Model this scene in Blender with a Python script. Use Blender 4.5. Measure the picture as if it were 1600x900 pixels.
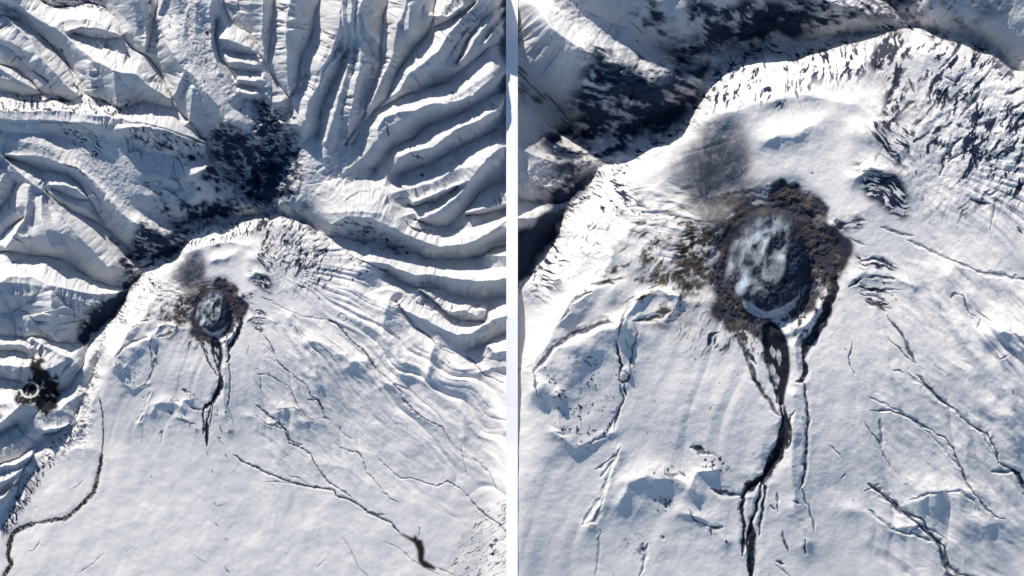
import bpy, math, time
import numpy as np
T0 = time.time()
for o in list(bpy.data.objects): bpy.data.objects.remove(o)
SC = bpy.context.scene
COL = SC.collection
U = 10.0                       # metres per photo pixel
# ------------------------------------------------------------------ camera
D = 30000.0 * U
cam_d = bpy.data.cameras.new('camera'); cam = bpy.data.objects.new('camera', cam_d); COL.objects.link(cam)
cam.location = (0, 0, D); cam.rotation_euler = (0, 0, 0)
cam_d.sensor_width = 36.0
cam_d.lens = 36.0 * 30000.0 / 1600.0
cam_d.clip_start = 1000.0; cam_d.clip_end = 2 * D
SC.camera = cam
# ------------------------------------------------------------------ light
SUN_EL = math.radians(28.0)
SUN_AZ = math.radians(-24.0)   # from +Y (image up) towards -X (image left)
sd = np.array([math.sin(SUN_AZ) * math.cos(SUN_EL), math.cos(SUN_AZ) * math.cos(SUN_EL), math.sin(SUN_EL)])
w = bpy.data.worlds.new('World'); SC.world = w; w.use_nodes = True
nt = w.node_tree; bg = nt.nodes['Background']
sky = nt.nodes.new('ShaderNodeTexSky'); sky.sky_type = 'NISHITA'; sky.sun_disc = False
sky.sun_elevation = SUN_EL; sky.sun_rotation = SUN_AZ; sky.ozone_density = 4.0; sky.dust_density = 0.3
nt.links.new(sky.outputs[0], bg.inputs[0]); bg.inputs[1].default_value = 0.095
sl = bpy.data.lights.new('sun', 'SUN'); so = bpy.data.objects.new('sun', sl); COL.objects.link(so)
sl.energy = 4.6; sl.angle = math.radians(0.53); sl.color = (1.0, 0.925, 0.83)
from mathutils import Vector
so.rotation_euler = Vector((-sd[0], -sd[1], -sd[2])).to_track_quat('-Z', 'Y').to_euler()
so.location = (0, 0, 20000)
SC.cycles.volume_bounces = 6; SC.cycles.max_bounces = 12
SC.view_settings.view_transform = 'Standard'; SC.view_settings.look = 'None'
SC.view_settings.exposure = 0.37; SC.view_settings.gamma = 1.0

# ------------------------------------------------------------------ helpers
def tag(o, label=None, cat=None, group=None, kind=None):
    if label: o['label'] = label
    if cat: o['category'] = cat
    if group: o['group'] = group
    if kind: o['kind'] = kind
    return o

TAB = np.random.default_rng(20).random((1024, 1024), dtype=np.float32).ravel()
def _h(ix, iy, s):
    return TAB[(((iy + s * 571) & 1023) << 10) | ((ix + s * 307) & 1023)]
def vn(x, y, s=0):
    x = np.asarray(x, np.float32); y = np.asarray(y, np.float32); ix = np.floor(x); iy = np.floor(y); fx = x - ix; fy = y - iy; ix = ix.astype(np.int32); iy = iy.astype(np.int32)
    fx = fx * fx * (3 - 2 * fx); fy = fy * fy * (3 - 2 * fy)
    a = _h(ix, iy, s); b = _h(ix + 1, iy, s); c = _h(ix, iy + 1, s); d = _h(ix + 1, iy + 1, s)
    return (a + (b - a) * fx) * (1 - fy) + (c + (d - c) * fx) * fy
def fbm(x, y, s=0, o=4, g=0.5):
    t = 0; a = 1; n = 0
    for i in range(o):
        t = t + a * (vn(x * 2 ** i + 17.3 * i, y * 2 ** i - 9.1 * i, s + i) * 2 - 1); n += a; a *= g
    return t / n
def ridged(x, y, s=0, o=4, g=0.5):
    t = 0; a = 1; n = 0
    for i in range(o):
        t = t + a * (1 - np.abs(vn(x * 2 ** i + 7.7 * i, y * 2 ** i - 3.1 * i, s + i) * 2 - 1)); n += a; a *= g
    return t / n
def sstep(a, b, x):
    t = np.clip((x - a) / (b - a), 0, 1); return t * t * (3 - 2 * t)
def blur(a, r):
    r = int(max(1, round(r)))
    for _ in range(3):
        for ax in (0, 1):
            p = [(0, 0), (0, 0)]; p[ax] = (r + 1, r)
            c = np.cumsum(np.pad(a, p, mode='edge'), axis=ax, dtype=np.float64)
            n = a.shape[ax]
            if ax == 0: a = (c[2 * r + 1:2 * r + 1 + n] - c[:n]) / (2 * r + 1)
            else: a = (c[:, 2 * r + 1:2 * r + 1 + n] - c[:, :n]) / (2 * r + 1)
    return a.astype(np.float32)

# world coordinates = pixels of the wide view; close-up pixels map to them
K = 2.38
def r2w(p): return ((p[0] - 1220) / K + 342.5, (p[1] - 630) / K + 580)
TILES = dict(A=(0, 0), B=(400, 0), C=(0, 200), D=(400, 200), E=(0, 400), F=(400, 400), G=(0, 600), I=(400, 600), H=(0, 675), J=(400, 675),
             k=(800, 0), l=(1200, 0), m=(800, 225), n=(1200, 225), o=(800, 450), p=(1200, 450), q=(800, 675), r=(1200, 675))
def parse(txt, wide=True):
    """'T x y x y ...' : T names the quarter-scale survey sheet, W/X = wide/close-up pixels directly"""
    tk = txt.split(); t = tk[0]; out = []
    rt = False; pts = []
    i = 0
    while i < len(tk):
        if tk[i].isalpha(): t = tk[i]; i += 1; continue
        x, y = float(tk[i]), float(tk[i + 1]); i += 2
        if t == 'W': p = (x, y)
        elif t == 'X': p = r2w((x, y))
        else:
            ox, oy = TILES[t]; p = (ox + x / 4, oy + y / 4)
            if t.islower(): p = r2w(p)
        pts.append(p)
    return np.array(pts, dtype=np.float32)

VAL = """A 700 90 750 150 770 230 850 320 920 350 990 430 1030 510 1080 610 1090 670 1200 770 1260 860 C 1290 80 1310 200 1420 290 1590 430 1700 500
A -160 60 0 90 130 130 240 210 300 270 380 320 430 400 480 480 520 580 590 610 680 650 760 680 900 640 1080 680
A -160 360 0 400 100 430 200 510 260 580 450 630 520 600
A -160 560 0 570 150 600 260 590
A 250 -100 250 0 330 50 450 40 560 20 650 40 700 90
A 470 215 600 245 680 250 760 235
A 1000 -100 1000 0 975 90 962 200 930 320
A 1400 -100 1400 50 1430 120 1500 180 1570 210 1600 300 B 30 350 80 420 130 510 200 600 220 620
A 1360 130 1350 250 1380 370 1430 420 1480 500
A 1400 320 1500 345 1600 345
A 1440 430 1520 445 1600 455
A 1500 535 1600 545
A 1540 620 1600 640
B 120 -100 120 0 100 180 85 300 80 400
B 400 -100 400 0 380 60 365 150 345 250 290 340 270 450 255 550 215 620 220 700
B 550 340 530 430 480 520 440 600 410 700 385 850
B 830 -100 830 0 800 90 780 260 780 400 750 500 710 600 690 660 680 720 640 780 600 840 560 900
B 1120 -100 1120 0 1110 120 1070 220 980 320 920 400 870 470 850 540 830 600 740 690
B 1120 170 1200 135 1290 90 1370 25
B 1600 10 1560 30 1480 70 1400 150 1330 240 1290 330 1260 390
B 1600 60 1560 90 1500 150 1440 240
B 1640 240 1560 260 1450 300 1400 350 1300 430 1250 470 1200 510 1100 540 950 590 850 640 740 700 690 760 640 790 640 850 600 900
B 1640 520 1560 555 1480 600 1380 650 1280 710 1130 760 1060 790 980 870 D 860 120 800 200 740 260
B 1640 700 1560 740 1500 810 D 1330 90 1210 150 1110 220 1040 240 900 290
D 1640 320 1560 330 1480 350 1400 400 1350 470 1290 530 1210 610 1150 620 1060 600 1000 570
D 1260 370 1150 450 1000 490 950 480
D 1640 500 1560 510 1400 540 1310 545
D 1640 720 1560 730 1480 760 1400 800 1300 820 1150 820 1060 820 1000 780 850 750 800 720 700 700 600 690 500 680
F 1640 250 1560 260 1450 270 1380 275 1250 250 1150 210 1080 190 1000 200 900 160 830 110
F 1420 410 1290 400 1200 380 1130 300 1030 220
F 1640 450 1560 480 1480 520 1420 560 1300 600 1220 590 1130 550 1080 500 990 440 930 360 870 280
F 1640 780 1560 770 1480 760 1420 740 1370 670 1300 610
C 40 185 170 230 300 270 420 290 500 350 550 430 600 520 640 600
C 320 378 420 422 500 450 560 450
C 290 400 370 470 470 530 560 570 640 610 690 660 760 730 830 800 900 850 1000 800 1130 740
C -100 600 0 510 60 430 100 340
C -100 760 0 690 60 620 150 560
C -100 790 40 770 150 790 300 800 400 830 480 880 E 400 30 500 100 600 160 700 190 800 190
E -100 490 0 500 150 510 250 500 350 540 450 550 550 530
E 900 110 860 170 820 230 790 290 720 380 640 440 580 500 540 580 520 680 480 740 430 820 370 850
C 1130 760 1200 640 1300 600 1400 570 1600 550 D 120 530 230 560 330 600 400 650 440 690
E -100 585 0 592 100 588 160 610
E -100 750 0 760 130 790
G -100 560 0 500 100 470 200 400 290 340 480 220 490 150
G -100 700 0 680 80 640 160 560
G 540 420 530 500 480 620 420 660
G 290 340 200 450 130 560 100 700 60 850 0 960
G -60 360 20 300 100 260
G 280 315 350 305 450 275
X 780 90 810 105 840 135 880 175 905 205
X 1010 60 1060 90 1100 105
W 402 285 425 260 440 230 452 212""".split('\n')
CRE = """A -160 -60 20 -10 110 20 220 110 330 170 410 220 480 290 600 380 720 450 860 470 930 540 1070 620
A -160 20 0 60 100 160 200 260 260 360 330 440 420 540 500 600
A -160 400 0 425 60 470 140 510 230 560
A -160 690 0 690 130 700 350 690 600 720 800 750 950 780 1100 820 1290 890
A 430 200 500 175 620 180 760 225
A 880 -100 880 0 900 100 920 200 915 300
A 1060 -60 990 100 1040 220 1060 300 1150 430 1210 470 1280 560 1380 680 1420 760
A 1210 550 1205 650 1190 760
A 1160 450 1120 540 1095 600
A 720 460 725 560 740 660
A 560 400 570 500 590 590
A 1340 -60 1320 100 1330 300 1360 400 1420 500 1480 600
A 1385 245 1480 268 1595 318
A 1440 390 1520 395 1600 415
A 1490 505 1600 510
A 1500 580 1600 590
B 50 -100 50 0 50 150 40 250 60 380
B 225 -100 225 0 200 120 190 250 200 400 200 500 215 600
B 550 -100 550 0 525 100 520 200 480 330 420 420 390 550 330 640 310 750
B 675 -100 675 0 640 90 635 200 655 320 650 450 620 540 610 620 590 750 570 880
B 540 0 560 300 545 330 450 420 402 530 395 580
B 600 0 600 300 560 480 520 600 480 750 440 880
B 660 100 700 210 770 262
B 945 -100 945 0 930 80 880 170 860 300 850 370 800 470 760 560 720 650 690 690
B 962 40 957 190
B 1110 100 1200 110 1270 60 1290 45
B 1430 -60 1400 0 1350 60 1250 160 1190 240 1150 310 1060 390 960 460 900 560 860 600
B 1600 30 1500 90 1420 180 1370 250 1310 350 1270 390
B 1600 90 1560 120 1480 210 1440 270
B 1640 430 1560 450 1480 490 1420 540 1350 600 1200 650 1080 655 1000 690 900 700 800 730 760 800 760 870
B 1640 560 1560 600 1500 690 1400 750 1270 800 D 1190 50 1110 120 960 150 900 180
D 1640 90 1560 110 1480 160 1420 220 1370 290 1300 380 1230 450 1150 510 1080 550 1010 570
D 1320 330 1200 380 1080 430 980 470
D 1640 460 1560 470 1480 490 1400 510 1320 530
D 1640 560 1560 580 1480 640 1380 700 1300 730 1150 740 1050 710 950 670 850 620 700 560 560 560 480 600
D 1600 800 1440 790
F 1640 130 1560 140 1480 150 1400 160 1250 140 1100 120 1000 120 900 90 820 50 650 20 570 0
F 1380 370 1300 340 1200 350 1100 260 1020 210
F 1640 350 1560 370 1480 400 1400 450 1330 490 1250 490 1150 450 1050 390 950 350 880 300
F 1640 600 1560 590 1490 600 1450 570
F 1600 690 1480 700 1400 720
C 40 168 150 170 270 180 400 225 480 250 560 310 640 380 710 460 770 540 860 600 950 640 1050 690
C 320 360 400 355 480 380 550 440
C -100 80 0 170 100 260 200 340 280 400 350 480 430 600 500 680 600 790 680 870
C 180 370 175 480 160 560 90 670 40 745
C 265 430 260 560 280 620 320 740
C 20 310 -40 420
C 760 10 900 -10 1050 20 1280 110
C 880 290 960 290 1100 330 1200 300 1300 250
C 870 410 1000 440
E -100 200 0 170 60 125 200 130 300 180 450 210 550 235 700 235 780 220
E 320 240 330 400 350 530
E 940 180 900 280 850 380 800 450 760 530 700 620 680 700 650 800 620 880
E -100 550 0 550 150 560 180 580
E -100 680 0 680 120 690 200 690
E 200 520 350 600 450 640 500 700
D 60 560 200 640 350 720 500 760
G 500 270 430 420 350 500 260 580 210 680 150 780 90 880
G -100 560 0 520 100 500 200 440
G -60 300 60 200 130 130
G 280 290 400 270 470 230
G -60 640 80 580 160 520
G -60 760 40 690 100 600""".split('\n')
VAL = [parse(s) for s in VAL if s.strip()]
CRE = [parse(s) for s in CRE if s.strip()]

# strokes: width, depth, darkness, brown | polyline.  all lengths in wide-view pixels
STR = """2.0 3 .9 0|G 1460 440 1520 490 1600 520 I 50 550 130 580 230 620 330 640 420 655 490 665 500 700 540 710 600 730 660 770 710 810 760 830 850 870 J 860 590 900 635
1.3 2 .6 0|I 60 612 130 612 230 622
1.2 2 .5 0|I 200 575 270 590 330 630
1.8 3 .8 0|I 0 130 60 180 120 230 180 280 210 370 270 390 340 440 370 500 410 560 460 620 530 660 600 710
1.4 2 .5 0|I 0 200 60 250 120 265 180 285
2.0 2 .7 0|I 320 100 380 100 410 150 430 210 470 230
1.2 1.5 .4 0|I 520 230 530 300 600 350
2.0 2 .7 0|I 530 400 590 420 640 430 670 470
1.5 3 .5 0|I 670 470 690 550 740 600 800 680 840 720 890 740
1.5 3 .35 0|I 770 470 830 530 900 590 980 590 1060 620 1130 640 1200 610 1270 650 1340 720
2.0 3 .8 0|I 1340 720 1400 790 1460 840 1530 880 1600 980
2.4 4 .6 0|I 910 90 960 140 1010 190 1060 220
1.4 3 .5 0|I 1060 220 1160 270 1230 380
1.3 3 .3 0|I 1280 380 1300 480 1325 590
1.5 2 .5 0|I 1340 450 1400 500 1460 560 1500 650 1560 700
2.2 3 .8 0|F 450 400 500 420 540 460 600 530 680 600 710 640 750 710
1.6 3 .5 0|F 750 710 850 790 920 860 I 900 70
1.4 2 .4 0|F 100 290 200 340 300 380 450 400
1.3 2 .7 0|F 510 390 530 360 560 370 570 400 540 410
1.2 2 .3 0|F 100 640 200 720 300 800 340 870 I 340 80
1.2 2 .3 0|F 370 530 450 600 520 690
1.0 1.5 .2 0|F 0 700 80 740 160 800 250 900
1.6 2 .6 0|F 880 295 930 340
2.0 2 .7 0|F 990 440 1080 500 1130 550
1.6 2 .7 0|F 1130 550 1180 590 1250 615
1.6 2 .7 0|F 1300 620 1360 660 1420 740 1500 770 1560 800
1.5 2 .5 0|F 1170 630 1240 700
4 2 .8 0|F 760 75 830 100
1.2 2 .5 0|F 640 20 760 75
2.0 2 .7 0|J 820 520 750 515 700 500
1.5 2 .8 0|J 1025 600 1020 660
1.5 2 .5 0|J 1130 850 1200 880 1250 900
1.4 2 .4 0|J 800 690 880 720 1000 820 1150 900
1.4 2 .4 0|J 540 660 600 750 640 850 720 920
1.2 2 .4 0|J 380 850 430 800
1.5 1.5 .7 0|H 170 750 210 740 245 680
1.1 1.5 .3 0|H 480 890 560 840 650 760
1.1 1.5 .3 0|H 790 750 830 720
1.4 1 .6 0|H 1330 440 1360 465 1400 455
1.4 1 .6 0|H 1400 850 1440 890
1.4 1 .5 0|H 1210 775 1280 820
2.0 1 .8 0|H 1290 125 1305 155
2.2 0 .8 0|H 1405 145 1420 160
2.6 0 .8 0|H 1320 240 1330 250
2.4 0 .7 0|H 1405 665 1425 680
1.4 1 .5 0|H 945 270 945 295
2.0 2 .3 0|G 850 240 900 160 930 70
1.6 2 .5 0|G 870 25 910 0 940 -50
1.6 1 .6 0|H 1340 570 1370 600
1.2 1 .5 0|G 430 665 480 640 520 600
1.6 1 .6 0|G 1360 345 1400 380
1.3 0 .6 0|A 430 205 500 180 590 190
2.2 1 .8 0|C 400 228 480 250 560 312
1.3 1 .5 0|C 130 150 160 110 220 95 300 110
1.4 1 .7 0|A 250 765 350 770 440 770 520 790 610 850
1.3 1 .5 0|A 400 850 500 830 600 870
1.4 1 .6 0|A 380 800 450 820 520 880
1.2 1 .5 0|C 400 60 500 100 600 180
1.8 2 .9 0|A 20 640 30 690
3 2 .95 0|A 90 690 120 690
2 2 .9 0|A 160 620 150 690
4 2 .9 0|A 200 620 205 690
3 2 .9 0|A 240 620 235 690
3 2 .9 0|A 260 640 330 620 440 640
3 2 .9 0|A 370 610 450 640
2 2 .9 0|A 560 640 580 690
2 2 .9 0|A 630 620 690 650
2 2 .7 0|A 650 690 700 720 760 700
3 2 .9 0|A 260 0 300 30
3 2 .8 0|A 300 30 440 60
2.5 2 .8 0|A 520 0 560 20 620 30
2.4 2 .8 0|A 380 300 400 330
2.4 2 .9 0|A 470 530 500 570
1.5 2 .7 0|A 240 210 300 260 420 400 470 500
1.2 1 .5 0|A 770 190 830 300 920 350 990 430 1080 610
1.6 1 .5 0|A 1250 95 1270 100
1.0 1 .35 0|A 1040 130 1120 80 1170 100
1.0 1 .3 0|A 1160 190 1230 300
1.0 1 .3 0|A 1100 400 1260 410 1300 470
1.4 1 .6 0|B 560 630 610 605
2 1 .7 0|B 80 665 115 650
2.4 1 .7 0|B 1215 575 1240 585
3 2 .8 0|B 820 790 830 860
4 2 .8 0|D 980 170 1050 195
2.4 2 .8 0|D 1030 285 1050 300
2.4 2 .8 0|D 890 355 930 385
2.4 2 .7 0|D 860 445 950 435
1.6 2 .7 0|D 560 455 640 400 720 390
4.0 2 .7 0|D 590 590 660 615 740 625
2.4 2 .7 0|D 480 600 560 600
2.0 2 .7 0|D 800 740 950 745
1.5 2 .6 0|D 440 690 520 670 600 700 700 710 820 650
3 2 .8 0|D 760 875 830 890
1.6 2 .6 0|D 540 760 600 800 680 840 760 870
4.6 3 1 0|X 1217 690 1200 735 1188 760
1.6 3 .95 0|X 1220 632 1225 660 1227 682 1214 715 1192 745 1166 768 1158 790 1163 830 1160 870
5 3 1 0|X 1190 745 1180 752 1165 768 1160 776
5 3 1 0|X 1224 655 1216 712 1196 742
1.4 3 .9 0|X 1190 755 1183 790 1172 822 1167 850 1172 880 1176 905
3.8 2 1 0|X 1174 815 1176 850 1172 885 1175 910
2.4 2 .9 0|X 1112 763 1130 770 1158 772
5 2 .97 0|X 1306 420 1300 452 1290 490 1272 522 1256 545 1254 560
2.4 2 .95 0|X 1254 560 1257 575 1252 597 1243 597
1.4 2 .9 0|X 1256 600 1262 650 1260 700 1255 755 1250 765
1.2 2 .6 0|X 1253 765 1262 790 1272 815 1273 835
1.2 2 .6 0|X 1215 770 1216 800
1.6 1 .85 0|X 1259 845 1258 865
1.6 1 .85 0|X 1223 832 1232 865
1.6 1 .9 0|X 1216 878 1226 880
1.8 2 .85 0|X 1225 632 1235 690 1232 700
1.2 2 .9 0|X 1236 690 1228 700 1232 660 1240 640
1.2 2 .9 0|X 1190 745 1196 760 1190 800 1186 840
2.2 2 .85 .3|X 1145 480 1150 510 1158 535 1168 560 1178 590 1200 625 1218 650
1.2 2 .7 .4|X 1175 590 1190 605 1202 628
2 2 .9 0|X 1168 545 1180 570
1.8 2 .9 0|X 1200 505 1196 560 1208 600 1216 632
1.6 2 .95 0|X 962 530 965 550 970 570 967 588
1.3 1 .9 .3|X 968 582 975 580 982 586 980 594 972 597 967 592 968 582
1.3 2 .8 0|X 968 600 973 625 968 640 962 662 960 672
1.3 2 .9 .2|X 976 600 977 620
1.8 2 .9 .2|X 990 500 1015 499 1035 492 1047 485
3 1 .95 .3|X 1028 490 1046 483
1.2 1 .7 .4|X 990 500 995 520 988 540 985 570 986 590
1.0 1 .6 .4|X 976 530 984 545
1.6 1 .8 0|X 985 478 975 490 968 510 964 530
2.2 3 .85 0|X 832 582 850 560 868 540 885 527 910 517 930 508 950 503 962 505
1.6 3 .75 0|X 890 478 892 475 900 465 925 455
1.6 2 .75 0|X 876 500 890 478
1.4 2 .75 0|X 832 575 836 600 842 620
2.2 2 .9 0|X 925 445 950 440 958 445
1.0 1 .6 0|X 833 570 820 575
3.2 1.5 .9 0|X 1080 700 1092 700 1100 708
1.5 1 .7 0|X 1100 706 1110 710
2.2 1 .8 .3|X 1064 738 1072 745
2 1 .7 .3|X 1040 740 1060 742
1.6 1.5 .7 0|X 930 735 950 720 965 705 970 700
1.8 2 .5 0|X 968 702 955 725 940 745
1.8 2 .5 0|X 945 770 935 800 930 812 915 820
1.3 1 .4 0|X 938 830 935 870 930 900
2 2 .35 0|X 1012 850 1008 870 1000 900
2.6 1 .95 0|X 1004 855 1006 862
2 1 .8 0|X 1110 825 1112 838
2.2 1 .9 0|X 1108 823 1128 825
1.2 1 .7 0|X 1075 795 1085 810 1108 823
1.4 1 .7 0|X 1037 785 1042 793
1.4 0 .9 0|X 1133 846 1136 848
1.4 1 .7 0|X 1033 837 1036 840
1.8 1 .7 0|X 1240 782 1250 785
2 1 .8 0|X 1386 495 1410 525 1428 567 1432 570
1.0 2 .7 0|X 1386 526 1400 540 1415 556 1427 568
1.3 2 .85 0|X 1432 586 1450 606 1470 626 1488 636
1.3 2 .8 0|X 1500 650 1520 668 1540 675 1548 684 1556 705 1560 722
1.9 2 .95 0|X 1560 722 1575 730 1590 742 1600 760 1612 775
1.0 2 .7 0|X 1460 675 1475 685 1490 705 1503 735 1510 755 1530 780 1545 800 1570 812
1.0 2 .7 0|X 1360 640 1390 640 1420 652 1460 675
1.2 2 .6 0|X 1395 578 1412 583
1.1 2 .7 0|X 1325 560 1330 540 1332 535
1.0 2 .6 0|X 1325 560 1335 585
1.0 2 .6 0|X 1350 660 1372 690 1390 730
1.5 2 .8 0|X 1390 777 1410 798 1440 810 1455 835 1475 855 1482 885 1500 897 1530 905
.9 1.5 .4 0|X 1295 695 1310 710 1318 720
1.0 1 .7 0|X 1318 735 1320 742 1312 748
1.0 1.5 .5 0|X 1350 768 1375 755
1.0 1.5 .5 0|X 1420 782 1450 772 1475 770
1.4 2 .35 0|X 1480 770 1500 768 1520 780 1535 808
1.6 2 .4 0|X 1420 832 1440 820 1465 832 1480 842
1.0 1 .8 0|X 1484 468 1490 458 1504 462 1508 478 1512 490 1525 498
1.0 1 .7 0|X 1522 485 1540 497 1548 500
1.0 1 .7 0|X 1530 500 1526 512
1.0 1 .7 0|X 1550 545 1560 562 1575 555
1.0 1 .7 0|X 1575 542 1588 558
1.3 2 .9 0|X 1344 410 1360 403 1380 408 1400 420
2 2 .85 0|X 1355 435 1370 430 1395 435
1.4 2 .9 0|X 1324 450 1335 440 1345 435
1.1 1 .8 0|X 1345 453 1370 455 1395 452 1408 452
1.1 1 .8 0|X 1345 460 1375 467 1388 475
1.6 1 .85 .3|X 1350 470 1372 478 1385 490
2 1 .85 .2|X 1330 345 1350 345
1.6 1 .8 0|X 1375 355 1400 362 1425 370
1.6 1 .7 0|X 1330 372 1350 385
3 2 .9 0|X 1308 345 1310 355 1316 357
1.8 1.5 .9 0|X 1516 310 1530 318 1546 320
1.2 1 .5 0|X 1556 300 1550 340 1546 360
2 1.5 .7 .5|X 1535 300 1545 305 1556 298
1.8 1.5 .9 0|X 1589 355 1596 365
2.6 2 .9 0|X 1488 88 1496 72 1500 65
1.5 1.5 .8 0|X 1466 110 1478 98 1492 85
1.5 1.5 .8 0|X 1475 122 1490 130 1505 115
1.8 1.5 .85 0|X 1462 170 1470 150 1480 140
1.8 1.5 .85 0|X 1478 140 1485 160 1500 140 1510 135
2.4 1.5 .9 0|X 1500 180 1512 165 1525 150 1532 142
1.4 1.5 .8 0|X 1520 140 1540 120 1553 100
1.8 1.5 .9 0|X 1490 225 1475 245 1467 275
1.4 1.5 .8 0|X 1480 255 1500 240 1515 235
2 1.5 .9 0|X 1520 230 1525 265
2.6 1.5 .9 0|X 1496 198 1500 200
2.6 1.5 .9 0|X 1510 200 1515 200
2 1.5 .8 0|X 1520 200 1540 190 1550 187
2 1.5 .85 0|X 1560 178 1580 170 1600 160
2 1.5 .85 0|X 1570 150 1590 140 1600 135
1.5 1.5 .8 0|X 1580 215 1590 200 1600 195
2 1.5 .9 0|X 1585 260 1600 230
2 1.5 .8 .4|X 1590 300 1600 280
2.4 1.5 .85 .2|X 1366 90 1378 80 1392 75
2 1.5 .85 0|X 1367 105 1378 110
2 1.5 .85 0|X 1420 125 1428 145
2.4 1.5 .8 .5|X 1408 175 1418 165 1428 160
3.0 1 .85 .1|X 1422 207 1425 212
1.6 1 .85 0|X 1270 102 1275 104
2.0 1 .8 0|X 1262 130 1263 145
2.0 1 .85 0|X 1325 118 1328 125
2.2 1 .8 0|X 1210 170 1218 160
1.6 2 .5 0|X 1373 655 1379 700
1.6 1 .8 0|X 1203 790 1212 795""".split('\n')
STROKES = []
for s in STR:
    if not s.strip(): continue
    a, b = s.split('|'); wd, dp, dk, br = map(float, a.split())
    STROKES.append((wd, dp, dk, br, parse(b)))

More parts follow.
